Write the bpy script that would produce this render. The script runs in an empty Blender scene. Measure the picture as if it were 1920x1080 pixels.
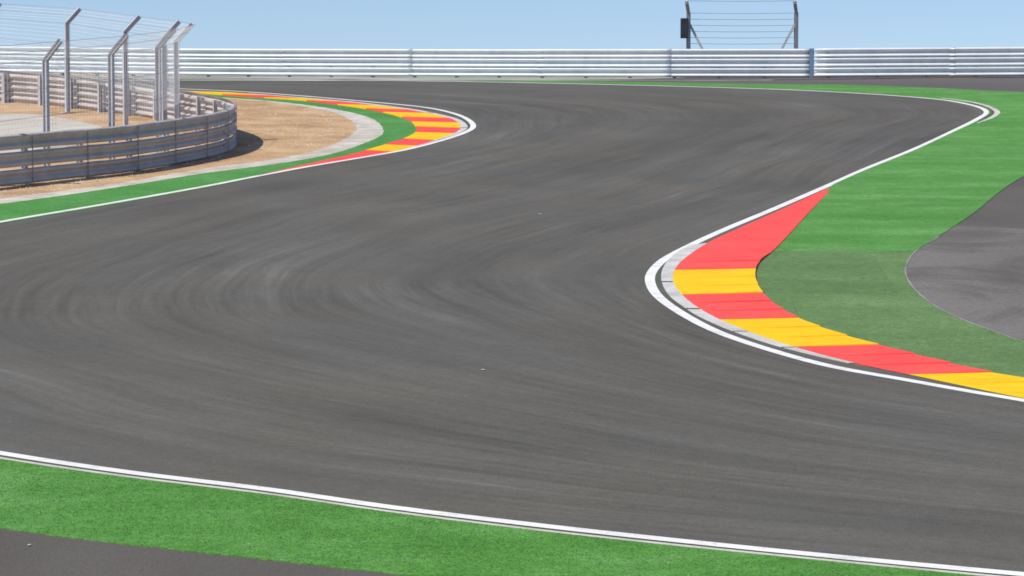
import bpy, bmesh, math, random
from mathutils import Vector, Matrix
from mathutils.geometry import tessellate_polygon
random.seed(7)
scn = bpy.context.scene
COL = scn.collection
R = math.radians

# ---------------------------------------------------------------- survey frame
F = 5000.0                                   # focal length in photo pixels (1920 wide)
PITCH = math.atan((540 - 170) / F)           # camera pitch below the true horizon
SLOPE = math.atan((540 + 194) / F) - PITCH   # the track climbs away from the camera
TS = math.tan(SLOPE)
ZC = 6.0 / math.cos(SLOPE)                   # eye height

def ray(px, py):
    u, w = (px - 960) / F, -(py - 540) / F
    c, s = math.cos(PITCH), math.sin(PITCH)
    return Vector((u, c + w * s, -s + w * c))

def g(px, py, up=0.0):
    """surveyed ground point (world) on the sloping track plane"""
    d = ray(px, py)
    t = -ZC / (d.z - TS * d.y)
    return Vector((d.x * t, d.y * t, ZC + d.z * t + up))

def gz(x, y):
    return TS * y

# ---------------------------------------------------------------- curves
def catmull(pts, n=8, closed=False):
    out = []
    m = len(pts)
    P = [Vector(p) for p in pts]
    rng = range(m) if closed else range(m - 1)
    for i in rng:
        if closed:
            p0, p1, p2, p3 = P[(i - 1) % m], P[i], P[(i + 1) % m], P[(i + 2) % m]
        else:
            p0 = P[i - 1] if i > 0 else P[i] * 2 - P[i + 1]
            p1, p2 = P[i], P[i + 1]
            p3 = P[i + 2] if i + 2 < m else P[i + 1] * 2 - P[i]
        # centripetal
        t0 = 0.0
        t1 = t0 + max((p1 - p0).length, 1e-6) ** .5
        t2 = t1 + max((p2 - p1).length, 1e-6) ** .5
        t3 = t2 + max((p3 - p2).length, 1e-6) ** .5
        for k in range(n):
            t = t1 + (t2 - t1) * k / n
            a1 = p0 * ((t1 - t) / (t1 - t0)) + p1 * ((t - t0) / (t1 - t0))
            a2 = p1 * ((t2 - t) / (t2 - t1)) + p2 * ((t - t1) / (t2 - t1))
            a3 = p2 * ((t3 - t) / (t3 - t2)) + p3 * ((t - t2) / (t3 - t2))
            b1 = a1 * ((t2 - t) / (t2 - t0)) + a2 * ((t - t0) / (t2 - t0))
            b2 = a2 * ((t3 - t) / (t3 - t1)) + a3 * ((t - t1) / (t3 - t1))
            out.append(b1 * ((t2 - t) / (t2 - t1)) + b2 * ((t - t1) / (t2 - t1)))
    if not closed:
        out.append(P[-1].copy())
    return out

def gcurve(px, n=8):
    return catmull([g(*p) for p in px], n)

def resample(pts, step):
    L = [0.0]
    for a, b in zip(pts, pts[1:]):
        L.append(L[-1] + (b - a).length)
    n = max(2, int(round(L[-1] / step)) + 1)
    out, j = [], 0
    for i in range(n):
        s = L[-1] * i / (n - 1)
        while j < len(L) - 2 and L[j + 1] < s:
            j += 1
        f = (s - L[j]) / max(L[j + 1] - L[j], 1e-9)
        out.append(pts[j].lerp(pts[j + 1], f))
    return out

def flat_normals(pts):
    """unit horizontal normals to the right of travel"""
    out = []
    for i in range(len(pts)):
        a, b = pts[max(i - 1, 0)], pts[min(i + 1, len(pts) - 1)]
        t = Vector((b.x - a.x, b.y - a.y, 0))
        t.normalize()
        out.append(Vector((t.y, -t.x, 0)))
    return out

# ---------------------------------------------------------------- materials
def new_mat(name):
    m = bpy.data.materials.new(name)
    m.use_nodes = True
    nt = m.node_tree
    return m, nt, nt.nodes, nt.links, nt.nodes['Principled BSDF']

def N(nodes, t, **kw):
    n = nodes.new(t)
    for k, v in kw.items():
        if k in n.inputs.keys():
            n.inputs[k].default_value = v
        else:
            setattr(n, k, v)
    return n

def ramp(nodes, stops):
    r = nodes.new('ShaderNodeValToRGB')
    e = r.color_ramp.elements
    while len(e) < len(stops):
        e.new(0.5)
    for i, (p, c) in enumerate(stops):
        e[i].position = p
        e[i].color = (c[0], c[1], c[2], 1)
    return r

def mixc(nodes, links, fac, a, b, blend='MIX'):
    m = nodes.new('ShaderNodeMix')
    m.data_type = 'RGBA'
    m.blend_type = blend
    for sock, v in ((m.inputs[0], fac), (m.inputs[6], a), (m.inputs[7], b)):
        if hasattr(v, 'is_linked') or hasattr(v, 'links'):
            links.new(v, sock)
        elif isinstance(v, (int, float)):
            sock.default_value = v
        else:
            sock.default_value = (v[0], v[1], v[2], 1)
    return m.outputs[2]

def coords(nodes, links, kind='Object', scale=(1, 1, 1), rot=(0, 0, 0), loc=(0, 0, 0)):
    tc = nodes.new('ShaderNodeTexCoord')
    mp = nodes.new('ShaderNodeMapping')
    mp.inputs['Scale'].default_value = scale
    mp.inputs['Rotation'].default_value = rot
    mp.inputs['Location'].default_value = loc
    links.new(tc.outputs[kind], mp.inputs['Vector'])
    return mp.outputs['Vector']

def noise(nodes, links, vec, scale, detail=3, rough=.55, distort=0.0):
    n = nodes.new('ShaderNodeTexNoise')
    n.inputs['Scale'].default_value = scale
    n.inputs['Detail'].default_value = detail
    n.inputs['Roughness'].default_value = rough
    n.inputs['Distortion'].default_value = distort
    links.new(vec, n.inputs['Vector'])
    return n.outputs['Fac']

def bump(nodes, links, h, strength, dist, bsdf):
    b = nodes.new('ShaderNodeBump')
    b.inputs['Strength'].default_value = strength
    b.inputs['Distance'].default_value = dist
    links.new(h, b.inputs['Height'])
    links.new(b.outputs['Normal'], bsdf.inputs['Normal'])

def simple_noise_mat(name, c0, c1, scale, rough=.85, lo=.3, hi=.7, detail=5, stretch=(1, 1, 1), rot=0,
                     fine=None, bmp=None, spec=.3, metallic=0.0):
    m, nt, nd, lk, b = new_mat(name)
    v = coords(nd, lk, 'Object', stretch, (0, 0, rot))
    f = noise(nd, lk, v, scale, detail)
    r = ramp(nd, [(lo, c0), (hi, c1)])
    lk.new(f, r.inputs[0])
    out = r.outputs[0]
    v2 = coords(nd, lk, 'Object')
    if fine:
        fs, d0, d1 = fine
        f2 = noise(nd, lk, v2, fs, 2)
        r2 = ramp(nd, [(.3, (d0,) * 3), (.7, (d1,) * 3)])
        lk.new(f2, r2.inputs[0])
        out = mixc(nd, lk, 1.0, out, r2.outputs[0], 'MULTIPLY')
    lk.new(out, b.inputs['Base Color'])
    b.inputs['Roughness'].default_value = rough
    b.inputs['Specular IOR Level'].default_value = spec
    b.inputs['Metallic'].default_value = metallic
    if bmp:
        bs, st, di = bmp
        bump(nd, lk, noise(nd, lk, v2, bs, 4), st, di, b)
    return m

def track_mat():
    m, nt, nd, lk, b = new_mat('track_asphalt')
    # UV: u = metres along the lap, v = metres across
    vo = coords(nd, lk, 'Object')
    # wander: drift the across-coordinate so that tyre bands are not parallel
    tc = nd.new('ShaderNodeTexCoord')
    wn_ = nd.new('ShaderNodeTexNoise'); wn_.inputs['Scale'].default_value = .09; wn_.inputs['Detail'].default_value = 2
    lk.new(vo, wn_.inputs['Vector'])
    sub = nd.new('ShaderNodeVectorMath'); sub.operation = 'SUBTRACT'; sub.inputs[1].default_value = (.5, .5, .5)
    lk.new(wn_.outputs['Color'], sub.inputs[0])
    sc_ = nd.new('ShaderNodeVectorMath'); sc_.operation = 'MULTIPLY'; sc_.inputs[1].default_value = (2, 2.4, 0)
    lk.new(sub.outputs[0], sc_.inputs[0])
    ad = nd.new('ShaderNodeVectorMath'); ad.operation = 'ADD'
    lk.new(tc.outputs['UV'], ad.inputs[0]); lk.new(sc_.outputs[0], ad.inputs[1])
    def uvn(scale, loc, detail, rough, dist=0.0):
        mp = nd.new('ShaderNodeMapping')
        mp.inputs['Scale'].default_value = scale
        mp.inputs['Location'].default_value = loc
        lk.new(ad.outputs[0], mp.inputs['Vector'])
        return noise(nd, lk, mp.outputs[0], 1.0, detail, rough, dist)
    fa = uvn((.05, .5, 1), (0, 0, 0), 3, .55, .3)       # broad lanes
    fb = uvn((.11, 1.9, 1), (3, 7, 0), 4, .6, .2)       # tyre-width bands
    fc = uvn((.22, 6.5, 1), (11, 2, 0), 4, .6, .3)       # thin scuffs
    fm = noise(nd, lk, vo, .16, 3, .6, .8)               # where the marks show
    fp = noise(nd, lk, vo, .30, 5, .6)
    fg = noise(nd, lk, vo, 7.0, 4, .7)
    ff = noise(nd, lk, vo, 32, 3, .75)
    def mth(op, a_, c_):
        n = nd.new('ShaderNodeMath'); n.operation = op
        for i_, v_ in ((0, a_), (1, c_)):
            if isinstance(v_, (int, float)): n.inputs[i_].default_value = v_
            else: lk.new(v_, n.inputs[i_])
        return n.outputs[0]
    add = lambda a_, c_: mth('ADD', a_, c_)
    mul = lambda a_, c_: mth('MULTIPLY', a_, c_)
    rm = ramp(nd, [(.36, (.25,) * 3), (.62, (1.35,) * 3)])
    lk.new(fm, rm.inputs[0])
    marks = add(mul(add(fb, -.5), .50), mul(add(fc, -.5), .40))
    tot = add(add(mul(add(fa, -.5), .55), mul(marks, rm.outputs[0])), add(mul(add(fp, -.5), .42), .5))
    r = ramp(nd, [(.28, (.083, .0755, .062)), (.5, (.111, .1025, .086)), (.64, (.131, .122, .104)), (.80, (.182, .172, .150))])
    lk.new(tot, r.inputs[0])
    r2 = ramp(nd, [(.25, (.74,) * 3), (.75, (1.26,) * 3)])
    lk.new(ff, r2.inputs[0])
    col = mixc(nd, lk, 1.0, r.outputs[0], r2.outputs[0], 'MULTIPLY')
    r3 = ramp(nd, [(.28, (.91,) * 3), (.72, (1.09,) * 3)])
    lk.new(fg, r3.inputs[0])
    col = mixc(nd, lk, 1.0, col, r3.outputs[0], 'MULTIPLY')
    ft = noise(nd, lk, vo, .28, 2)
    rt = ramp(nd, [(.35, (1.03, 1.0, .95)), (.65, (.985, 1.0, 1.02))])
    lk.new(ft, rt.inputs[0])
    col = mixc(nd, lk, 1.0, col, rt.outputs[0], 'MULTIPLY')
    lk.new(col, b.inputs['Base Color'])
    b.inputs['Roughness'].default_value = .8
    b.inputs['Specular IOR Level'].default_value = .24
    bump(nd, lk, ff, .4, .006, b)
    return m

def turf_mat(name, dark, mid, light, stretch, rot, speck=.0, mats=.03):
    m, nt, nd, lk, b = new_mat(name)
    vs = coords(nd, lk, 'Object', stretch, (0, 0, rot))
    vo = coords(nd, lk, 'Object')
    f1 = noise(nd, lk, vs, 1.0, 5, .6, .4)
    f2 = noise(nd, lk, vo, 1.3, 4, .6)
    f3 = noise(nd, lk, vo, 34, 3, .75)
    mm = nd.new('ShaderNodeMix'); mm.inputs[0].default_value = .4
    lk.new(f1, mm.inputs[2]); lk.new(f2, mm.inputs[3])
    r = ramp(nd, [(.33, dark), (.5, mid), (.68, light)])
    lk.new(mm.outputs[0], r.inputs[0])
    r2 = ramp(nd, [(.28, (.62,) * 3), (.72, (1.38,) * 3)])
    lk.new(f3, r2.inputs[0])
    col = mixc(nd, lk, 1.0, r.outputs[0], r2.outputs[0], 'MULTIPLY')
    f5 = noise(nd, lk, vo, 9, 4, .7)
    br = nd.new('ShaderNodeTexBrick')
    br.offset = .37
    br.inputs['Scale'].default_value = 1.0
    br.inputs['Brick Width'].default_value = 2.6
    br.inputs['Row Height'].default_value = 4.2
    br.inputs['Mortar Size'].default_value = .012
    br.inputs['Color1'].default_value = (1 - mats, 1 - mats, 1 - mats, 1)
    br.inputs['Color2'].default_value = (1 + mats, 1 + mats, 1 + mats, 1)
    br.inputs['Mortar'].default_value = (1 - mats * 1.6,) * 3 + (1,)
    lk.new(coords(nd, lk, 'Object', (1, 1, 1), (0, 0, .05), (.4, 1.3, 0)), br.inputs['Vector'])
    col = mixc(nd, lk, 1.0, col, br.outputs['Color'], 'MULTIPLY')
    r5 = ramp(nd, [(.28, (.78,) * 3), (.72, (1.22,) * 3)])
    lk.new(f5, r5.inputs[0])
    col = mixc(nd, lk, 1.0, col, r5.outputs[0], 'MULTIPLY')
    if speck:
        f4 = noise(nd, lk, vo, 16, 2, .5)
        r4 = ramp(nd, [(.70, (0, 0, 0)), (.78, (1, 1, 1))])
        lk.new(f4, r4.inputs[0])
        k = nd.new('ShaderNodeMath'); k.operation = 'MULTIPLY'; k.inputs[1].default_value = speck
        lk.new(r4.outputs[0], k.inputs[0])
        col = mixc(nd, lk, k.outputs[0], col, (.42, .55, .36))
    lk.new(col, b.inputs['Base Color'])
    b.inputs['Roughness'].default_value = .7
    b.inputs['Specular IOR Level'].default_value = .25
    bump(nd, lk, f3, .7, .02, b)
    return m

def steel_mat(name, c0, c1, metallic=.55, rough=.45):
    m, nt, nd, lk, b = new_mat(name)
    v = coords(nd, lk, 'Object')
    vs = coords(nd, lk, 'Object', (1, 1, .35))
    f = noise(nd, lk, v, 1.1, 5, .6)
    f2 = noise(nd, lk, vs, 5, 3, .6)
    mm = nd.new('ShaderNodeMix'); mm.inputs[0].default_value = .4
    lk.new(f, mm.inputs[2]); lk.new(f2, mm.inputs[3])
    r = ramp(nd, [(.35, c0), (.65, c1)])
    lk.new(mm.outputs[0], r.inputs[0])
    lk.new(r.outputs[0], b.inputs['Base Color'])
    rr = ramp(nd, [(.3, (rough - .05,) * 3), (.7, (rough + .06,) * 3)])
    lk.new(f, rr.inputs[0])
    lk.new(rr.outputs[0], b.inputs['Roughness'])
    b.inputs['Metallic'].default_value = metallic
    return m

def paint_mat(name, c0, c1, scuff, amount, along=(.6, 3.0, 1)):
    m, nt, nd, lk, b = new_mat(name)
    vo = coords(nd, lk, 'Object')
    r = ramp(nd, [(.3, c0), (.7, c1)])
    lk.new(noise(nd, lk, vo, 1.2, 6, .6), r.inputs[0])
    # tyre scuffs and worn spots
    f1 = noise(nd, lk, coords(nd, lk, 'Object', along, (0, 0, .9)), 2.2, 5, .65, .5)
    f2 = noise(nd, lk, vo, 26, 3, .7)
    mm = nd.new('ShaderNodeMix'); mm.inputs[0].default_value = .4
    lk.new(f1, mm.inputs[2]); lk.new(f2, mm.inputs[3])
    rs = ramp(nd, [(.50, (0, 0, 0)), (.66, (amount,) * 3)])
    lk.new(mm.outputs[0], rs.inputs[0])
    col = mixc(nd, lk, rs.outputs[0], r.outputs[0], scuff)
    lk.new(col, b.inputs['Base Color'])
    b.inputs['Roughness'].default_value = .65
    b.inputs['Specular IOR Level'].default_value = .14
    bump(nd, lk, f2, .25, .006, b)
    return m
M = {}
M['track'] = track_mat()
M['runoff'] = simple_noise_mat('runoff_asphalt', (.082, .070, .058), (.132, .117, .102), .28, .85, .3, .72, 6,
                               (1, .6, 1), .5, (40, .8, 1.2), (40, .35, .006))
M['runoff_far'] = simple_noise_mat('runoff_far_asphalt', (.105, .092, .086), (.135, .12, .112), .3, .85, .3, .7, 6,
                                   (.3, 1, 1), 0, (40, .85, 1.15), (40, .3, .006))
M['sand'] = simple_noise_mat('sand', (.40, .24, .13), (.64, .435, .25), .8, .95, .3, .7, 7, (1, 1, 1), 0,
                             (22, .75, 1.2), (9, .6, .05), .1)
M['pale'] = simple_noise_mat('pale_concrete', (.42, .37, .31), (.68, .62, .54), 1.6, .9, .3, .7, 6, (1, 1, 1), 0,
                             (25, .8, 1.15), (20, .5, .02), .2)
M['infield'] = simple_noise_mat('infield_concrete', (.42, .37, .30), (.60, .54, .46), .5, .9, .3, .7, 5, (.4, 1, 1), -.6,
                                (20, .88, 1.1), None, .2)
M['verge'] = simple_noise_mat('verge', (.24, .25, .17), (.48, .50, .44), .8, .9, .35, .65, 4, (.5, 1, 1), 0,
                              (20, .85, 1.15), None, .2)
M['line'] = paint_mat('white_paint', (.75, .735, .69), (.87, .855, .81), (.30, .29, .27), .55)
M['cream'] = simple_noise_mat('cream_concrete', (.46, .43, .36), (.68, .65, .57), 2.0, .8, .3, .7, 5, (1, 1, 1), 0,
                              (30, .88, 1.1), None, .3)
M['edging'] = simple_noise_mat('grey_edging', (.19, .19, .17), (.34, .33, .30), 1.2, .85)
M['gutter'] = simple_noise_mat('gutter_concrete', (.46, .45, .40), (.68, .66, .62), 2.2, .8, .3, .7, 5, (1, 1, 1), 0,
                               (30, .85, 1.1), None, .3)
M['red'] = paint_mat('red_kerb_paint', (.84, .078, .066), (.95, .105, .088), (.35, .06, .05), .45)
M['yellow'] = paint_mat('yellow_kerb_paint', (.86, .49, .004), (.94, .59, .010), (.45, .26, .04), .40)
M['turf_near'] = turf_mat('turf_near', (.068, .205, .026), (.092, .262, .040), (.145, .33, .085), (.35, 1.1, 1), -.25, .55)
M['turf_left'] = turf_mat('turf_left', (.062, .22, .040), (.080, .265, .052), (.12, .32, .09), (.5, .5, 1), 0, .15)
M['turf_right'] = turf_mat('turf_right', (.075, .23, .035), (.098, .272, .050), (.165, .35, .10), (.12, .9, 1), 0.06, .15)
M['turf_dull'] = turf_mat('turf_dull', (.104, .182, .056), (.128, .220, .070), (.170, .270, .104), (.3, .7, 1), 0, .2, .075)
M['steel'] = steel_mat('galvanised_steel', (.42, .375, .345), (.58, .525, .48), .05, .7)
M['steel_white'] = steel_mat('bright_steel', (.62, .65, .655), (.76, .785, .79), .1, .45)
M['post'] = steel_mat('dull_steel', (.43, .43, .44), (.58, .58, .59), .1, .55)
M['strap'] = steel_mat('dark_strap', (.20, .19, .18), (.30, .285, .27), .1, .6)
M['blue_steel'] = steel_mat('blue_grey_steel', (.10, .16, .25), (.16, .24, .35), .1, .5)
M['wire'] = steel_mat('fence_wire', (.66, .67, .68), (.80, .81, .82), .05, .5)
M['dark_wire'] = steel_mat('dark_cable', (.22, .24, .26), (.32, .34, .36), .3, .5)
M['box'] = simple_noise_mat('black_plastic', (.025, .03, .038), (.05, .055, .065), 3, .5)
M['rust'] = steel_mat('weathered_steel', (.34, .32, .31), (.48, .46, .45), .3, .6)
M['litter'] = simple_noise_mat('pale_litter', (.36, .35, .31), (.5, .48, .44), 20, .8)

# ---------------------------------------------------------------- object helpers
def link(name, verts, faces, mat, parent=None, smooth=False, uvs=None):
    me = bpy.data.meshes.new(name)
    me.from_pydata([tuple(v) for v in verts], [], faces)
    if uvs:
        ul = me.uv_layers.new(name='UVMap')
        for lp in me.loops:
            ul.data[lp.index].uv = uvs[lp.vertex_index]
    me.materials.append(M[mat] if isinstance(mat, str) else mat)
    if smooth:
        for p in me.polygons:
            p.use_smooth = True
    me.update()
    o = bpy.data.objects.new(name, me)
    COL.objects.link(o)
    if parent:
        o.parent = parent
        o.matrix_parent_inverse = Matrix.Translation(-parent.location)
    return o

def tag(o, label=None, cat=None, group=None, kind=None):
    if label: o['label'] = label
    if cat: o['category'] = cat
    if group: o['group'] = group
    if kind: o['kind'] = kind
    return o

def thing(name, loc, label, cat, group=None):
    o = bpy.data.objects.new(name, None)
    o.location = loc
    o.empty_display_size = .2
    COL.objects.link(o)
    return tag(o, label, cat, group)

def sheet(name, poly, up, mat, skirt=0.0):
    """a flat piece of ground from a world outline; skirt gives it a visible edge"""
    P = [Vector((p.x, p.y, p.z + up)) for p in poly]
    tri = tessellate_polygon([[Vector((p.x, p.y, 0)) for p in P]])
    verts = list(P)
    faces = []
    for t in tri:
        a, b, c = (P[i] for i in t)
        nz = (b - a).cross(c - a).z
        faces.append(tuple(t) if nz > 0 else (t[0], t[2], t[1]))
    if skirt:
        n = len(P)
        area = sum(P[i].x * P[(i + 1) % n].y - P[(i + 1) % n].x * P[i].y for i in range(n))
        for p in P:
            verts.append(Vector((p.x, p.y, p.z - skirt)))
        for i in range(n):
            j = (i + 1) % n
            faces.append((i, n + i, n + j, j) if area > 0 else (j, n + j, n + i, i))
    return link(name, verts, faces, mat)

def ribbon(name, pts, w, up, mat, side=0.0, step=.4, w_fn=None, thick=0.0):
    pts = resample(pts, step)
    nr = flat_normals(pts)
    verts, faces = [], []
    for i, (p, n) in enumerate(zip(pts, nr)):
        ww = w_fn(i / (len(pts) - 1)) if w_fn else w
        a, b = p + n * (side - ww / 2), p + n * (side + ww / 2)
        za, zb = gz(a.x, a.y) + up, gz(b.x, b.y) + up
        verts += [Vector((a.x, a.y, za)), Vector((b.x, b.y, zb))]
        if thick:
            verts += [Vector((a.x, a.y, za - thick)), Vector((b.x, b.y, zb - thick))]
    k = 4 if thick else 2
    for i in range(len(pts) - 1):
        q = i * k
        faces.append((q, q + 1, q + k + 1, q + k))
        if thick:
            faces.append((q + 2, q, q + k, q + k + 2))
            faces.append((q + 1, q + 3, q + k + 3, q + k + 1))
    return link(name, verts, faces, mat)

class MB:
    def __init__(s):
        s.v, s.f = [], []
    def add(s, v, f):
        o = len(s.v)
        s.v += [Vector(p) for p in v]
        s.f += [tuple(i + o for i in q) for q in f]
    def box(s, c, ax, ay, az):
        """centre and three half-extent vectors"""
        c = Vector(c)
        v = [c + ax * i + ay * j + az * k for i in (-1, 1) for j in (-1, 1) for k in (-1, 1)]
        s.add(v, [(0, 1, 3, 2), (4, 6, 7, 5), (0, 4, 5, 1), (2, 3, 7, 6), (0, 2, 6, 4), (1, 5, 7, 3)])
    def bar(s, a, b, r, n=6):
        a, b = Vector(a), Vector(b)
        d = (b - a).normalized()
        u = d.orthogonal().normalized()
        w = d.cross(u)
        v = []
        for p in (a, b):
            for i in range(n):
                t = 2 * math.pi * i / n
                v.append(p + u * math.cos(t) * r + w * math.sin(t) * r)
        f = [(i, (i + 1) % n, n + (i + 1) % n, n + i) for i in range(n)]
        f += [tuple(range(n - 1, -1, -1)), tuple(range(n, 2 * n))]
        s.add(v, f)
    def hbeam(s, a, b, face, w=.14, d=.14, t=.012):
        """H section from a to b, flanges facing +-face"""
        a, b = Vector(a), Vector(b)
        ax = (b - a).normalized()
        fd = (face - ax * face.dot(ax)).normalized()
        sd = ax.cross(fd)
        c = (a + b) / 2
        h = ax * ((b - a).length / 2)
        for sg in (-1, 1):
            s.box(c + fd * sg * (d / 2 - t / 2), sd * (w / 2), fd * (t / 2), h)
        s.box(c, sd * (t / 2), fd * (d / 2 - t - .001), h)
    def build(s, name, mat, parent=None, smooth=False):
        return link(name, s.v, s.f, mat, parent, smooth)

UP = Vector((0, 0, 1))

# ---------------------------------------------------------------- terrain
YC0, YC1 = g(960, 151).y, g(960, 146).y
def yc(x):
    t = max(0.0, min(1.0, (x - 6) / 10))
    return YC0 + (YC1 - YC0) * t * t * (3 - 2 * t)
def terr(x, y):
    """ground height: climbing plane, a nearly level shelf behind the crest, then a fall to the plain"""
    c = yc(x)
    if y <= c:
        return gz(x, max(y, -40))
    q = min(1, max(0, y - c - 22) / 60)
    q = q * q * (3 - 2 * q)
    return gz(x, c) + .017 * min(y - c, 22) - 5.0 * q
xs = [-3000, -1500, -800, -400, -200, -120] + list(range(-80, 81, 4)) + [120, 200, 400, 800, 1500, 3000]
offs = [0, 6, 12, 18, 22] + [22 + 3 * i for i in range(1, 21)] + [120, 250, 600, 1500, 4000]
ys = [-3000, -1000, -300, -100, -40, 0, 30, 60]
nx = len(xs)
tv = [Vector((x, y, terr(x, y))) for y in ys for x in xs] + [Vector((x, yc(x) + o_, terr(x, yc(x) + o_))) for o_ in offs for x in xs]
tf = [(j * nx + i, j * nx + i + 1, (j + 1) * nx + i + 1, (j + 1) * nx + i) for j in range(len(ys) + len(offs) - 1) for i in range(nx - 1)]
def shelf(name, x0, x1, front, depth, up, mat, lean=0.0):
    """strip of ground lying over the crest and the shelf behind it"""
    v, f = [], []
    n = int((x1 - x0) / .5)
    rows = [front, front * .5, 0, 1, 2, 4, 8, depth]
    for i in range(n + 1):
        x = x0 + (x1 - x0) * i / n
        for j, o_ in enumerate(rows):
            xx = x + (1 - i / n) * j * lean
            y = yc(xx) + o_
            v.append(Vector((xx, y, terr(xx, y) + up)))
    k = len(rows)
    for i in range(n):
        for j in range(k - 1):
            q = i * k + j
            f.append((q, q + k, q + k + 1, q + 1))
    return link(name, v, f, mat)
tag(link('ground', tv, tf, 'sand'), kind='structure')

# ---------------------------------------------------------------- surveyed edges (photo pixels -> ground)
RIGHT_EDGE = [(2500, 850), (2180, 800), (1920, 752), (1819, 735), (1691, 712), (1563, 689), (1457, 661), (1350, 625), (1286, 593), (1237, 559),
              (1221, 536), (1220, 516), (1242, 490), (1286, 465), (1350, 435), (1457, 390), (1563, 344), (1619, 319), (1715, 280),
              (1790, 245), (1832, 224), (1850, 212), (1842, 204), (1815, 196), (1765, 187.5), (1665, 179), (1527, 171), (1440, 167.5),
              (1200, 160.5), (900, 154), (600, 150.5), (340, 148.5), (-200, 146)]
NEAR_EDGE = [(2600, 1140), (2200, 1104), (1920, 1079), (1560, 1045), (1200, 1008), (960, 981), (720, 951), (500, 919), (240, 887), (0, 851), (-300, 796), (-520, 730),
             (-620, 660), (-620, 590), (-500, 528), (-250, 463), (0, 417), (200, 383), (380, 351), (480, 331.5), (573, 314), (682, 295.5),
             (758, 282), (833, 262.5), (872, 249), (887, 239), (879, 226), (851, 213.5), (797, 202), (682, 190.5), (561, 180), (471, 173.5), (398, 169.5), (150, 161), (-200, 155)]
right_w = gcurve(RIGHT_EDGE, 8)
left_w = gcurve(NEAR_EDGE, 8)

# track ribbon: matched pairs across the asphalt so that UV runs along the lap
PAIRS = [((2500, 850), (2600, 1140)), ((1920, 752), (1920, 1079)), ((1563, 689), (1300, 1018)), ((1350, 625), (720, 951)),
         ((1286, 593), (240, 887)), ((1237, 559), (-300, 796)), ((1221, 536), (-600, 690)), ((1220, 516), (-625, 600)),
         ((1242, 490), (-500, 528)), ((1286, 465), (-250, 463)), ((1350, 435), (0, 417)), ((1457, 390), (300, 366)),
         ((1563, 344), (573, 314)), ((1715, 280), (758, 282)), ((1790, 245), (833, 262)), ((1832, 224), (872, 249)),
         ((1850, 212), (887, 239)), ((1842, 204), (879, 226)), ((1765, 187.5), (851, 213.5)), ((1600, 175), (797, 202)),
         ((1200, 160.5), (682, 190.5)), ((900, 154), (561, 180)), ((340, 148.5), (398, 169.5)), ((-250, 146), (-250, 155))]
ra = catmull([g(*p[0]) for p in PAIRS], 10)
la = catmull([g(*p[1]) for p in PAIRS], 10)
NC = 24
tv, uv, tf = [], [], []
s = 0.0
for i, (a, b) in enumerate(zip(ra, la)):
    if i:
        s += ((a - ra[i - 1]).length + (b - la[i - 1]).length) / 2
    d = (b - a)
    ext = .5 / d.length
    for k in range(NC + 1):
        t = -ext + (1 + 2 * ext) * k / NC
        p = a + d * t
        tv.append(Vector((p.x, p.y, gz(p.x, p.y) + .005)))
        uv.append((s, 14.0 * t))
for i in range(len(ra) - 1):
    for k in range(NC):
        q = i * (NC + 1) + k
        tf.append((q, q + NC + 1, q + NC + 2, q + 1))
tag(link('track', tv, tf, 'track', uvs=uv), kind='structure')

# run-off asphalt
P = lambda L: [g(*p) for p in L]
ro = [(880, 151.2), (1200, 150), (1527, 148.8), (1920, 146.2), (3200, 146), (3200, 760), (2100, 742), (1920, 720), (1600, 650), (1420, 580), (1330, 540), (1330, 500), (1440, 420),
      (1620, 335), (1760, 268), (1840, 225), (1858, 212), (1845, 202), (1790, 188), (1680, 176), (1440, 163), (1200, 157), (900, 152.2)]
tag(sheet('runoff', P(ro), .002, 'runoff'), kind='structure')
tag(sheet('runoff_strip', P([(900, 151), (1200, 150.6), (1527, 149.6), (1920, 146.3), (3200, 146.2), (3200, 185), (1920, 178), (1740, 170), (1440, 162), (1200, 156), (900, 152)]), .006, 'runoff_far'), kind='structure')
tag(sheet('runoff_apron', P([(-700, 860), (-700, 1500), (1500, 1500), (1500, 1065), (960, 1010), (480, 950), (0, 880)]), .002, 'runoff'), kind='structure')

# artificial turf
def edge_jitter(pts, amp, step):
    q = resample(pts, step)
    n = flat_normals(q)
    return [p + m * random.uniform(-amp, amp) for p, m in zip(q, n)]
near_top = gcurve([(2200, 1114), (1920, 1089), (1560, 1055), (1200, 1018.5), (960, 991), (720, 960.5), (500, 928.5), (240, 897), (0, 862), (-300, 808), (-600, 720)])
near_bot = edge_jitter(gcurve([(-600, 890), (-300, 945), (0, 992), (240, 1022), (480, 1049), (720, 1075), (1200, 1130), (1900, 1190), (2200, 1210)]), .018, .09)
tag(sheet('turf', near_top + near_bot, .012, 'turf_near', .014), kind='structure')

def blades(poly, count, lo, hi):
    import bisect
    P2 = [Vector((p.x, p.y, 0)) for p in poly]
    tri = [t for t in tessellate_polygon([P2])]
    acc, tot = [], 0.0
    for t in tri:
        a, b, c = (P2[i] for i in t)
        tot += abs((b - a).cross(c - a).z) / 2
        acc.append(tot)
    v, f = [], []
    for _ in range(count):
        t = tri[min(bisect.bisect_left(acc, random.random() * tot), len(tri) - 1)]
        a, b, c = (P2[i] for i in t)
        r1, r2 = math.sqrt(random.random()), random.random()
        p = a * (1 - r1) + b * (r1 * (1 - r2)) + c * (r1 * r2)
        z = gz(p.x, p.y) + .011
        an = random.uniform(0, 6.283)
        h, w = random.uniform(lo, hi), random.uniform(.003, .006)
        d = Vector((math.cos(an), math.sin(an), 0))
        le = Vector((random.gauss(0, .9), random.gauss(0, .9), 0)) * h
        i = len(v)
        v += [Vector((p.x, p.y, z)) - d * w, Vector((p.x, p.y, z)) + d * w, Vector((p.x, p.y, z + h)) + le]
        f.append((i, i + 1, i + 2))
    return v, f
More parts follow.
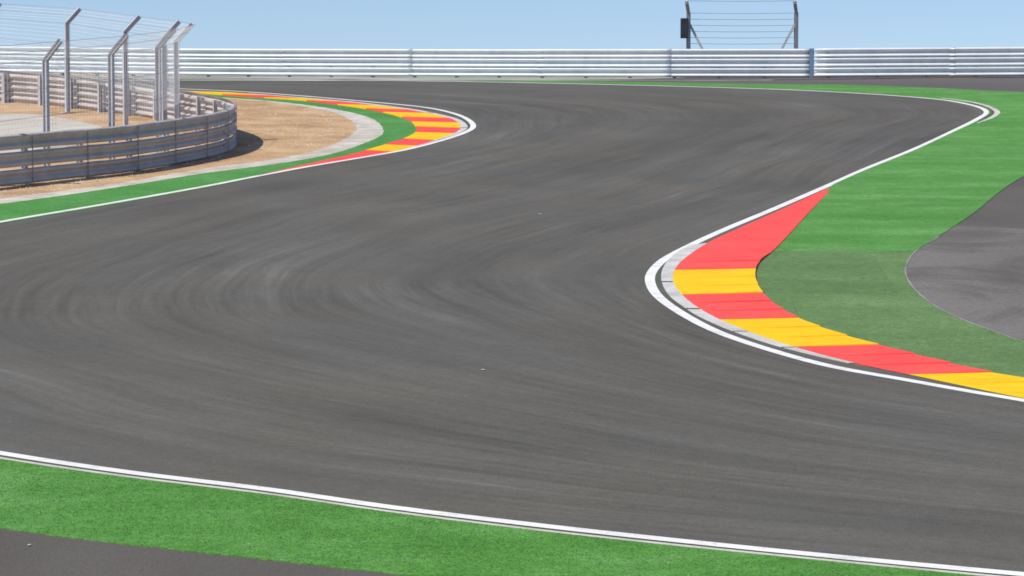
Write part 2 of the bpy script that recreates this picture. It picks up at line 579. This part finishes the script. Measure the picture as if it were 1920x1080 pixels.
vis = gcurve([(2100, 1104), (1920, 1089.5), (1560, 1055.5), (1200, 1019), (960, 991.5), (720, 961), (500, 929), (240, 897.5), (0, 862.5), (-200, 829)]) + gcurve([(-200, 962), (0, 992), (240, 1022), (480, 1049), (720, 1075), (1000, 1107), (1900, 1150), (2100, 1165)])
bv_, bf_ = blades(vis, 60000, .004, .011)
tag(link('grass', bv_, bf_, 'turf_near'), kind='stuff')

left_out = gcurve([(-600, 520), (-300, 465), (0, 419.5), (200, 386), (380, 353.5), (480, 333), (570, 312.5), (682, 290), (740, 277), (785, 262), (815, 250), (823, 240),
                   (812, 229), (770, 215.5), (692, 202), (600, 191), (530, 184.5), (455, 179), (398, 174.5), (150, 164)])
left_in = edge_jitter(gcurve([(150, 166), (398, 182), (440, 184.5), (516, 190.5), (607, 201.5), (667, 213), (700, 224), (717, 239), (715, 254), (682, 269.5), (622, 289), (531, 306), (380, 326),
                  (200, 355), (25, 380), (-300, 420), (-600, 455)]), .02, .12)
tag(sheet('turf', left_out + left_in, .010, 'turf_left', .010), kind='structure')
# pale gravelly concrete margin inside it
pale_out = gcurve([(300, 178), (440, 183.5), (516, 189), (607, 200), (667, 211), (702, 222), (721, 239), (718, 256), (684, 272), (622, 292), (531, 309), (380, 329),
                   (200, 358), (25, 383), (-300, 424), (-600, 460)])
pale_in = edge_jitter(gcurve([(-600, 444), (-300, 409), (0, 372.5), (200, 347), (380, 317), (531, 296), (607, 278), (652, 257), (668, 238), (650, 222), (607, 207), (516, 193), (440, 186), (300, 180.5)]), .05, .12)
tag(sheet('gravel_margin', pale_out + pale_in, .004, 'pale'), kind='structure')

# right turf, bright upper length and duller lower length
r_line = gcurve([(1563, 346), (1619, 321), (1715, 282), (1790, 247), (1834, 226), (1854, 212), (1846, 203), (1817, 194.5), (1765, 186), (1665, 177.5), (1527, 169.5), (1440, 166), (1200, 159.2), (900, 152.8), (760, 151.5)])
r_far = edge_jitter(gcurve([(760, 150.6), (900, 151), (1200, 154.5), (1440, 158.5), (1590, 160), (1740, 165), (1840, 170), (1920, 173), (2400, 190)]), .05, .3)
r_out_hi = gcurve([(2300, 180), (2300, 200), (2150, 240), (1920, 331), (1819, 405), (1747, 452), (1716, 471)])
seam = edge_jitter(gcurve([(1712, 471.5), (1640, 473), (1570, 470), (1510, 472), (1456, 471)]), .05, .06)
r_in_hi = gcurve([(1452, 471), (1500, 414), (1558, 350)])
tag(sheet('turf', r_line + r_far + r_out_hi + seam + r_in_hi, .012, 'turf_right', .012), kind='structure')
dull_in = gcurve([(2300, 768), (1920, 722), (1849, 708), (1776, 691), (1670, 664), (1585, 640), (1499, 608), (1440, 572), (1416, 541), (1408, 516), (1416, 495), (1450, 471), (1458, 462)])
dull_out = edge_jitter(gcurve([(1728, 462), (1716, 471), (1697, 503), (1701, 525), (1725, 554), (1776, 588), (1862, 622), (1920, 642), (2300, 730)]), .02, .06)
tag(sheet('turf', dull_in + dull_out, .010, 'turf_dull', .010), kind='structure')
# concrete edging along the dull turf
tag(ribbon('turf_edging', gcurve([(1760, 444), (1716, 471), (1697, 503), (1701, 525), (1725, 554), (1776, 588), (1862, 622), (1920, 642), (2300, 730)]), .045, .011, 'edging', side=-.01, w_fn=lambda t: .020 + .018 * math.sin(t * 37) ** 2), kind='structure')

def dust_mat():
    m, nt, nd, lk, b = new_mat('pale_dust')
    vo = coords(nd, lk, 'Object')
    vu = coords(nd, lk, 'UV', (.5, 1, 1))
    n1 = noise(nd, lk, coords(nd, lk, 'UV', (.35, 2.2, 1)), 1.0, 5, .6, .5)
    n2 = noise(nd, lk, vo, 14, 3, .7)
    sep = nd.new('ShaderNodeSeparateXYZ'); lk.new(coords(nd, lk, 'UV'), sep.inputs[0])
    fade = nd.new('ShaderNodeMapRange'); fade.interpolation_type = 'SMOOTHSTEP'
    fade.inputs[1].default_value = 1.0; fade.inputs[2].default_value = .0
    lk.new(sep.outputs[1], fade.inputs[0])
    rr = ramp(nd, [(.30, (.1, .1, .1)), (.52, (1, 1, 1))]); lk.new(n1, rr.inputs[0])
    k = nd.new('ShaderNodeMath'); k.operation = 'MULTIPLY'
    lk.new(rr.outputs[0], k.inputs[0]); lk.new(fade.outputs[0], k.inputs[1])
    k2 = nd.new('ShaderNodeMath'); k2.operation = 'MULTIPLY'; k2.inputs[1].default_value = .8
    lk.new(k.outputs[0], k2.inputs[0])
    lk.new(k2.outputs[0], b.inputs['Alpha'])
    rc = ramp(nd, [(.3, (.19, .172, .156)), (.7, (.27, .25, .232))]); lk.new(n2, rc.inputs[0])
    lk.new(rc.outputs[0], b.inputs['Base Color'])
    b.inputs['Roughness'].default_value = .95
    b.inputs['Specular IOR Level'].default_value = .1
    return m
M['dust'] = dust_mat()
def dust_band(curve, width, up):
    pts = resample(curve, .3)
    nr = flat_normals(pts)
    v, uv, f = [], [], []
    K = 8
    for i, (p, n) in enumerate(zip(pts, nr)):
        for k in range(K + 1):
            q = p - n * (width * k / K - .02)
            v.append(Vector((q.x, q.y, gz(q.x, q.y) + up)))
            uv.append((i * .3, k / K))
    for i in range(len(pts) - 1):
        for k in range(K):
            a = i * (K + 1) + k
            f.append((a, a + 1, a + K + 2, a + K + 1))
    return link('dust', v, f, 'dust', uvs=uv)
tag(dust_band(gcurve([(1790, 424), (1747, 452), (1716, 471), (1697, 503), (1701, 525), (1725, 554), (1776, 588), (1862, 622), (1920, 642), (2300, 730)]), 5.5, .005), kind='structure')

# infield service road and verge behind the far corner
tag(sheet('infield_road', gcurve([(-400, 206), (0, 213.5), (60, 214), (110, 221), (150, 228), (190, 238), (215, 248), (190, 262), (100, 280), (0, 300), (-400, 360)]), .004, 'infield'), kind='structure')
tag(shelf('verge', -36, 8.6, -.3, 14, .014, 'verge'), kind='structure')
tag(shelf('runoff_strip', -1.5, 45, -.1, 10, .017, 'runoff_far', 1.3), kind='structure')

def stones(count):
    v, f = [], []
    for _ in range(count):
        if random.random() < .55:                     # along the foot of the near barrier
            px = random.uniform(0, 420); t = px / 430
            py = 352 - 68 * t + random.uniform(-4, 24 - 10 * t)
        else:
            px, py = random.uniform(440, 650), random.uniform(200, 280)
        c = g(px, py, .0)
        r = random.uniform(.010, .034)
        i = len(v)
        k = random.uniform(0, 6.28)
        for q in range(5):
            a = k + q * 1.2566
            v.append(c + Vector((math.cos(a) * r * random.uniform(.7, 1.2), math.sin(a) * r * random.uniform(.7, 1.2), TS * math.sin(a) * r - .003)))
        v.append(c + Vector((random.uniform(-.3, .3) * r, random.uniform(-.3, .3) * r, r * random.uniform(.6, 1.1))))
        f += [(i + q, i + (q + 1) % 5, i + 5) for q in range(5)]
    return v, f
sv, sf = stones(900)
tag(link('stones', sv, sf, 'pale'), kind='stuff')

# painted edge lines
tag(ribbon('edge_line', gcurve(RIGHT_EDGE), .16, .010, 'line', step=.25), kind='structure')
tag(ribbon('edge_line', gcurve(NEAR_EDGE), .15, .012, 'line', step=.25), kind='structure')
# cream edging beside the near turf
tag(ribbon('turf_edging', gcurve([(2200, 1113), (1920, 1088), (1560, 1053.5), (1200, 1017), (960, 990), (720, 959.5), (500, 927.5), (240, 895.5), (0, 860.5), (-300, 806), (-600, 719)]), .055, .015, 'cream', step=.4, thick=.013), kind='structure')
# drain strip round the far right bend
def bulge(t):
    return .03 + .13 * math.sin(math.pi * min(1, t * 1.0)) ** .6
tag(ribbon('drain_strip', gcurve([(1765, 184.5), (1810, 190), (1846, 198), (1866, 207), (1870, 212.5), (1860, 221), (1832, 232)]), .2, .018, 'cream', step=.2, w_fn=bulge, thick=.012), kind='structure')
tag(ribbon('drain_gap', gcurve([(1815, 192.5), (1846, 201), (1859, 207.5), (1861, 212.5), (1850, 220), (1836, 228)]), .09, .015, 'runoff', step=.2), kind='structure')

# ---------------------------------------------------------------- kerbs
def interp_y(px):
    c = catmull([Vector((p[0], p[1], 0)) for p in px], 10)
    c.sort(key=lambda v: v.y)
    def f(y):
        if y <= c[0].y: return c[0].x
        for a, b in zip(c, c[1:]):
            if b.y >= y:
                return a.x + (b.x - a.x) * (y - a.y) / max(b.y - a.y, 1e-6)
        return c[-1].x
    return f

def kerb(name, inner, outer, bands, label, cat, loc_px, rise, saw):
    """inner = track side, outer = verge side; bands = [(y0, y1, colour, steps)]"""
    fi, fo = interp_y(inner), interp_y(outer)
    base = thing(name, g(*loc_px), label, cat, 'red and yellow striped kerbs')
    NA = 8
    for y0, y1, colr, steps in bands:
        low = .35 if steps == 1 and y1 - y0 > 60 else 1.0
        mb = MB()
        for k in range(steps):
            a, b = y0 + (y1 - y0) * k / steps, y0 + (y1 - y0) * (k + 1) / steps
            ns = max(2, int((b - a) / 4))
            rows = []
            for j in range(ns + 1):
                r = j / ns
                y = a + (b - a) * r
                xi, xo = fi(y), fo(y)
                wide = min(1, abs(xo - xi) / 60)
                row = []
                for q in range(NA + 1):
                    t = q / NA
                    p = g(xi + (xo - xi) * t, y)
                    h = .010 + wide * low * (rise * t ** 1.3 + saw * t ** .6 * r * min(1, q))
                    row.append(p + UP * h)
                rows.append(row)
            v = [p for row in rows for p in row]
            f = []
            w = NA + 1
            flip = fo(y0 * .5 + y1 * .5) > fi(y0 * .5 + y1 * .5)
            for j in range(ns):
                for q in range(NA):
                    i0 = j * w + q
                    f.append((i0, i0 + w, i0 + w + 1, i0 + 1) if flip else (i0, i0 + 1, i0 + w + 1, i0 + w))
            n0 = len(v)
            for row in rows:                     # outer skirt
                p = row[-1]
                v.append(Vector((p.x, p.y, gz(p.x, p.y) - .01)))
            for j in range(ns):
                f.append((j * w + NA, (j + 1) * w + NA, n0 + j + 1, n0 + j))
            n1 = len(v)                          # step riser facing the camera
            for p in rows[-1]:
                v.append(Vector((p.x, p.y, gz(p.x, p.y) - .01)))
            for q in range(NA):
                f.append((ns * w + q, n1 + q, n1 + q + 1, ns * w + q + 1))
            mb.add(v, f)
        o = mb.build('painted_section', colr, base)
        o['label'] = ('red' if colr == 'red' else 'yellow') + ' painted section of the kerb'
    return base

RK_IN = [(1566, 347), (1457, 397), (1380, 431), (1325, 457), (1290, 480), (1269, 499), (1261, 516), (1263, 533), (1278, 554), (1308, 578), (1350, 601), (1436, 635), (1499, 655), (1606, 683), (1712, 705), (1920, 748), (2200, 795)]
RK_OUT = [(1566.5, 347), (1540, 375), (1512, 405), (1453, 469), (1423, 495), (1416, 516), (1423, 541), (1444, 567), (1499, 601), (1585, 633), (1670, 657), (1776, 684), (1849, 701), (1920, 714), (2200, 758)]
rk = kerb('kerb', RK_IN, RK_OUT,
          [(347, 478, 'red', 1), (478, 507, 'red', 2), (507, 553, 'yellow', 3), (553, 600, 'red', 3), (600, 651, 'yellow', 3), (651, 703, 'red', 3), (703, 756, 'yellow', 3), (756, 790, 'red', 2)],
          'wide red and yellow stepped kerb on the inside of the near right bend', 'kerb', (1340, 530), .024, .016)
LK_IN = [(479, 331.5), (573, 313), (682, 294), (755, 281), (818, 263), (855, 249), (865, 240), (856, 227.5), (803, 212.5), (682, 195), (561, 184), (471, 176.5), (398, 171.5), (300, 167.5)]
LK_OUT = [(478, 331), (567, 311), (682, 285.5), (727, 272), (764, 260), (782, 246), (778, 237), (770, 228.5), (742, 218), (697, 207.5), (640, 198.5), (570, 190), (510, 185.5), (440, 181), (398, 177.5), (300, 171.5)]
lk_ = kerb('kerb', LK_IN, LK_OUT,
           [(284.5, 331, 'red', 1), (273.5, 284.5, 'yellow', 1), (263, 273.5, 'red', 1), (250, 263, 'yellow', 1), (240, 250, 'red', 1), (230, 240, 'yellow', 1),
            (221.5, 230, 'red', 1), (212, 221.5, 'yellow', 1), (205.5, 212, 'red', 1), (197.5, 205.5, 'yellow', 1), (190.5, 197.5, 'red', 1),
            (184.5, 190.5, 'yellow', 1), (179, 184.5, 'red', 1), (173, 179, 'yellow', 1)],
           'red and yellow striped kerb round the sandy infield corner', 'kerb', (815, 240), .03, .014)

# concrete gutter slabs between the edge line and the kerbs
gs = interp_y([(1327, 456), (1296, 461.5), (1272, 472), (1248, 495), (1240, 514), (1242, 533), (1255, 555), (1279, 574), (1301, 589), (1344, 610), (1393, 629), (1441, 645), (1500, 661), (1600, 684)])
ki = interp_y(RK_IN)
def gutter(parent, fa, fb, cuts, mat='gutter'):
    for y0, y1 in cuts:
        n = max(3, int((y1 - y0) / 3))
        v, f = [], []
        for j in range(n + 1):
            y = y0 + (y1 - y0) * j / n
            for x in (fa(y), fb(y)):
                v.append(g(x, y, .012))
            v.append(g(fa(y), y, -.005))
        for j in range(n):
            f.append((j * 3, j * 3 + 3, j * 3 + 4, j * 3 + 1))
            f.append((j * 3 + 2, j * 3 + 5, j * 3 + 3, j * 3))
        link('gutter_slab', v, f, mat, parent)
gutter(rk, gs, lambda y: ki(y) + 1, [(457, 528.5), (530.5, 579), (581, 622), (623, 652), (653, 682)])
lgs = interp_y([(758, 281.2), (828, 261.5), (864, 249.5), (877, 239.5), (868, 228), (812, 212), (688, 194), (561, 182.8), (471, 175.8), (398, 171)])
lki = interp_y(LK_IN)
gutter(lk_, lgs, lambda y: lki(y) - 1, [(176, 212), (212.5, 239.5), (240.2, 262), (262.5, 281)])

# ---------------------------------------------------------------- guardrails
PROFILE = [(-.155, .004), (-.150, .026), (-.136, .074), (-.124, .094), (-.100, .099), (-.076, .094), (-.062, .078), (-.026, .012), (-.014, .002), (0, 0),
           (.014, .002), (.026, .012), (.062, .078), (.076, .094), (.100, .099), (.124, .094), (.136, .074), (.150, .026), (.155, .004)]
BEAM_Z = [.240, .568, .896]

def guardrail(name, path, label, mat, post_mat, post_every=1.6, panel=4.8, phase=0.0, post_back=.10, posts=None, level=lambda f: BEAM_Z, lap=.003, relief=1.2, straps=False):
    """path runs so that its right-hand side faces the traffic"""
    pts = resample(path, .2)
    base = thing(name, pts[len(pts) // 2], label, 'guardrail', 'steel guardrails of three stacked beams')
    nr = flat_normals(pts)
    n_pan = max(1, int(round(.2 * (len(pts) - 1) / panel)))
    for row in range(3):
        for k in range(n_pan):
            i0 = int(round((len(pts) - 1) * k / n_pan))
            i1 = int(round((len(pts) - 1) * (k + 1) / n_pan))
            i0 = max(0, i0 - 1)                      # lap over the previous panel
            off = lap * (k % 2) + .001
            tilt = random.uniform(-.004, .004)
            v, f = [], []
            for i in range(i0, i1 + 1):
                p, m = pts[i], nr[i]
                z = p.z + level(i / (len(pts) - 1))[row] + tilt
                for (dz, do) in PROFILE:
                    v.append(Vector((p.x, p.y, z + dz * 1.04)) + m * (do * relief + off))
            w = len(PROFILE)
            for i in range(i1 - i0):
                for q in range(w - 1):
                    a = i * w + q
                    f.append((a, a + w, a + w + 1, a + 1))
            o = link('beam', v, f, mat, base, smooth=True)
            sol = o.modifiers.new('thickness', 'SOLIDIFY')
            sol.thickness = .003
            sol.offset = -1
    # posts, each with a spacer behind every beam
    q = resample(posts or path, post_every)
    qn = flat_normals(q)
    for j, (p, m) in enumerate(zip(q, qn)):
        mb = MB()
        c = p - m * (post_back + .05)
        zb = p.z
        lv = level(j / (len(q) - 1))
        mb.hbeam(Vector((c.x, c.y, zb - .3)), Vector((c.x, c.y, zb + lv[2] + .10)), m, .10, .10, .009)
        o = mb.build('post', post_mat, base)
        t = m.cross(UP)
        cc = p - m * (post_back / 2)
        for hz in lv:
            mb = MB()
            mb.box(Vector((cc.x, cc.y, p.z + hz)), m * (post_back / 2 - .003), t * .05, UP * .075)
            mb.build('spacer', post_mat, o)
        if straps:
            mb = MB()
            cc = p + m * (.099 * relief + .014)
            zm, zh = (lv[0] + lv[2]) / 2, (lv[2] - lv[0]) / 2 + .12
            mb.box(Vector((cc.x, cc.y, p.z + zm)), m * .004, t * .013, UP * zh)
            mb.build('joint_strap', 'strap', base)
    return base

U = [(-420, 160), (-200, 176), (0, 191), (70, 196), (140, 203), (204, 211), (274, 220), (341, 232), (381, 241), (412, 250), (431, 259), (437.5, 267), (434, 276), (422, 284), (400, 292), (350, 303.5), (237, 324), (112, 339), (0, 352.5), (-200, 375), (-420, 400)]
# travel from the far end round the apex to the near end keeps the track on the left, so reverse it
u_path = gcurve(U, 10)[::-1]
def u_level(f):
    # the near end stands clear of the sand, the bend is half sunk in it
    a = max(0.0, min(1.0, (f - .12) / .42))          # 0 near end .. 1 bend
    b = max(0.0, min(1.0, (f - .56) / .35))          # 1 far end
    low = .20 - .12 * a + .10 * b
    pitch = .370 - .055 * a + .012 * b
    return [low, low + pitch, low + 2 * pitch]
guardrail('guardrail', u_path, 'weathered grey guardrail curving round the sandy infield corner', 'steel', 'post', level=u_level, lap=.008, relief=.85, straps=True)

def with_end_curl(path, at_end, r=.42):
    """curl one end backwards, away from the traffic side"""
    pts = resample(path, .2)
    if not at_end:
        pts = pts[::-1]
    t = (pts[-1] - pts[-2]).normalized()
    nrm = Vector((t.y, -t.x, 0)) * (1 if at_end else -1)     # traffic side
    e = pts[-1]
    for k in range(1, 9):
        a = math.pi / 2 * k / 8
        p = e + t * (r * math.sin(a)) - nrm * (r * (1 - math.cos(a)))
        pts.append(Vector((p.x, p.y, e.z)))
    p = pts[-1] - nrm * .25
    pts.append(Vector((p.x, p.y, e.z)))
    return pts if at_end else pts[::-1]

def behind(px, py, d):
    """world point seen at a photo pixel, d metres along +Y"""
    r = ray(px, py)
    t = d / r.y
    return Vector((r.x * t, r.y * t, ZC + r.z * t))
far_l = (catmull([behind(*q) for q in [(-420, 132, 107), (0, 139, 101.5), (340, 144.5, 98), (700, 146.8, 96), (1000, 148.2, 94.3), (1300, 148.8, 92.9), (1518, 149, 91.9)]], 8))
fl = guardrail('guardrail', far_l, 'long straight pale guardrail across the back below the sky', 'steel_white', 'post', posts=far_l)
mb = MB()
e = far_l[-1]; t = (far_l[-1] - far_l[-2]).normalized(); m = Vector((t.y, -t.x, 0)).normalized()
mb.box(e + t * .075 + m * .05 + UP * .56, t * .072, m * .075, UP * .50)
mb.build('end_cap', 'blue_steel', fl)
far_r = with_end_curl(catmull([behind(*q) for q in [(1553, 148.6, 91.2), (1700, 147.8, 90.7), (1920, 146.6, 90.0), (2100, 145, 89.4), (2400, 143, 88)]], 8), False)
guardrail('guardrail', far_r, 'bright guardrail with rounded end standing behind the green turf', 'steel_white', 'post', posts=far_r[9:])

# ---------------------------------------------------------------- infield catch fence
FP = [(-150, 176), (-20, 193), (127, 212), (236, 240), (309, 258.5), (332, 269), (298, 288), (210, 310), (88, 329), (-70, 353)]
fp = [g(*p) for p in FP]
outn = []
for i in range(len(fp)):
    a, b = fp[max(i - 1, 0)], fp[min(i + 1, len(fp) - 1)]
    t = Vector((b.x - a.x, b.y - a.y, 0)).normalized()
    outn.append(Vector((-t.y, t.x, 0)))
HE, ARM = 2.5, .40
cf = thing('catch_fence', fp[5], 'tall galvanised catch fence with cranked posts inside the curved guardrail', 'catch fence', 'debris fences with bent post tops')
for p, n in zip(fp, outn):
    mb = MB()
    e = p + UP * HE
    tip = e + n * ARM + UP * .42
    mb.hbeam(p - UP * .05, e, n, .105, .115, .012)
    d = (tip - e).normalized()
    mb.hbeam(e - d * .02, tip, UP.cross(d).cross(d), .10, .10, .012)
    o = mb.build('post', 'post', cf)
    b2 = MB()
    b2.box(p + UP * .015, n * .16, n.cross(UP) * .16, UP * .012)
    b2.build('base_plate', 'post', o)
def fence_pt(i, f, h):
    """point on the wire plane of bay i at fraction f and profile height h"""
    p = fp[i].lerp(fp[i + 1], f)
    n = (outn[i].lerp(outn[i + 1], f)).normalized()
    p = p + n * .09
    if h <= HE:
        return p + UP * h
    k = (h - HE) / .58
    return p + UP * (HE + .42 * k) + n * ARM * k
for i in range(len(fp) - 1):
    L = (fp[i + 1] - fp[i]).length
    mb = MB()
    n = max(2, int(L / .11))
    for k in range(n + 1):
        f = k / n
        mb.bar(fence_pt(i, f, 1.0), fence_pt(i, f, HE), .003, 3)
        mb.bar(fence_pt(i, f, HE), fence_pt(i, f, 3.08), .003, 3)
    h = 1.0
    while h < 3.05:
        mb.bar(fence_pt(i, 0, h), fence_pt(i, 1, h), .003, 3)
        h += .11
    mb.build('wire_mesh', 'wire', cf)
for h in (.6, 1.3, 1.9, 2.5, 2.8, 3.06):
    mb = MB()
    for i in range(len(fp) - 1):
        mb.bar(fence_pt(i, 0, h), fence_pt(i, 1, h), .0045, 5)
    mb.build('cable', 'dark_wire', cf)

# ---------------------------------------------------------------- far fence section on the crest
DY = 96.0
gl = behind(1291, 24, DY)
gr = behind(1493, 24, DY)
ff = thing('catch_fence', Vector((gl.x, DY, terr(gl.x, DY))), 'short strand wire fence bay with two braced posts behind the back guardrail', 'catch fence', 'debris fences with bent post tops')
arm_v = Vector((-.09, -.34, .36))
for e, sgn in ((gl, 1), (gr, -1)):
    mb = MB()
    b = Vector((e.x, e.y, terr(e.x, e.y) - .05))
    mb.hbeam(b, e, Vector((.3, -1, 0)), .12, .12, .014)
    mb.hbeam(e, e + arm_v, Vector((0, .7, .7)), .12, .12, .014)
    mb.build('post', 'rust', ff)
    mb = MB()
    top = e - UP * .42 + Vector((sgn * .05, 0, 0))
    foot = top + Vector((sgn * .98, .02, -1.55))
    foot.z = terr(foot.x, foot.y)
    mb.hbeam(top, foot, Vector((0, -1, 0)), .08, .08, .01)
    mb.build('brace', 'post', ff)
for k in range(11):
    h = -1.75 + .218 * k
    a, b = gl + UP * h, gr + UP * h
    if h > 0:
        a, b = a + arm_v * (h / .36), b + arm_v * (h / .36)
    mb = MB()
    prev = a
    for j in range(1, 13):
        f = j / 12
        q = a.lerp(b, f) - UP * .02 * math.sin(math.pi * f)
        mb.bar(prev, q, .008, 5)
        prev = q
    mb.build('cable', 'dark_wire', ff)
# black box hung on the left post
mb = MB()
c = behind(1283, 53, DY - .12)
mb.box(c, Vector((.135, 0, 0)), Vector((0, .09, 0)), Vector((0, 0, .36)))
eb = thing('equipment_box', c, 'black upright equipment box fixed to the left post of the far fence', 'box')
ob = mb.build('housing', 'box', eb)
bv = ob.modifiers.new('bevel', 'BEVEL'); bv.width = .02; bv.segments = 2
mb = MB()
mb.box(c + Vector((0, .125, .2)), Vector((.06, 0, 0)), Vector((0, .034, 0)), Vector((0, 0, .03)))
mb.box(c + Vector((0, .125, -.2)), Vector((.06, 0, 0)), Vector((0, .034, 0)), Vector((0, 0, .03)))
mb.build('bracket', 'post', eb)

# ---------------------------------------------------------------- scraps of litter on the asphalt
def scrap(px, py, r, label):
    c = g(px, py, .012)
    n = 7
    v = [c + UP * r * .28]
    for k in range(n):
        a = 2 * math.pi * k / n
        q = r * random.uniform(.55, 1.1)
        v.append(c + Vector((math.cos(a) * q, math.sin(a) * q * 1.3, random.uniform(0, r * .25) + TS * math.sin(a) * q * 1.3)))
    f = [(0, 1 + k, 1 + (k + 1) % n) for k in range(n)] + [tuple(range(n, 0, -1))]
    o = link('scrap', v, f, 'litter')
    tag(o, label, 'scrap', 'pale scraps lying on the asphalt', 'thing')
scrap(1012, 402, .04, 'pale crumpled scrap lying on the asphalt in the middle of the track')
scrap(905, 695, .03, 'small pale scrap on the asphalt before the near right bend')
scrap(55, 1024, .022, 'small pale scrap on the dark run-off below the near turf')

# ---------------------------------------------------------------- light, sky, camera
EL = R(52)
hx, hy = -.87, -.49
hl = math.hypot(hx, hy)
hx, hy = hx / hl, hy / hl
sd = Vector((hx * math.cos(EL), hy * math.cos(EL), math.sin(EL)))
sun = bpy.data.lights.new('sun', 'SUN')
sun.energy = 4.4
sun.angle = R(.55)
sun.color = (1, .955, .86)
so = bpy.data.objects.new('sun', sun)
so.rotation_euler = sd.to_track_quat('Z', 'Y').to_euler()
so.location = (0, 0, 60)
COL.objects.link(so)

w = bpy.data.worlds.new('World')
scn.world = w
w.use_nodes = True
wn, wl = w.node_tree.nodes, w.node_tree.links
bg = wn['Background']
sky = wn.new('ShaderNodeTexSky')
sky.sky_type = 'NISHITA'
sky.sun_disc = False
sky.sun_elevation = EL
sky.sun_rotation = math.atan2(hx, hy)
sky.altitude = 600
sky.air_density = 1.0
sky.dust_density = .3
sky.ozone_density = 1.0
tc = wn.new('ShaderNodeTexCoord')
va = wn.new('ShaderNodeVectorMath'); va.operation = 'ADD'; va.inputs[1].default_value = (0, 0, .06)
vn = wn.new('ShaderNodeVectorMath'); vn.operation = 'NORMALIZE'
wl.new(tc.outputs['Generated'], va.inputs[0])
wl.new(va.outputs[0], vn.inputs[0])
wl.new(vn.outputs[0], sky.inputs['Vector'])
tint = wn.new('ShaderNodeMix'); tint.data_type = 'RGBA'; tint.blend_type = 'MULTIPLY'
tint.inputs[0].default_value = 1.0
tint.inputs[7].default_value = (.88, .96, 1.14, 1)      # a clear, blue morning sky
wl.new(sky.outputs[0], tint.inputs[6])
wl.new(tint.outputs[2], bg.inputs['Color'])
bg.inputs['Strength'].default_value = .112

cam = bpy.data.cameras.new('camera')
cam.sensor_width = 36
cam.lens = F / 1920 * 36
cam.clip_end = 9000
cam.clip_start = .5
co = bpy.data.objects.new('camera', cam)
co.location = (0, 0, ZC)
co.rotation_euler = (math.pi / 2 - PITCH, 0, 0)
COL.objects.link(co)
scn.camera = co
scn.view_settings.view_transform = 'Standard'
scn.view_settings.look = 'None'
scn.view_settings.exposure = 0
scn.view_settings.gamma = 1
scn.cycles.pixel_filter_type = 'BLACKMAN_HARRIS'
scn.cycles.filter_width = 1.7
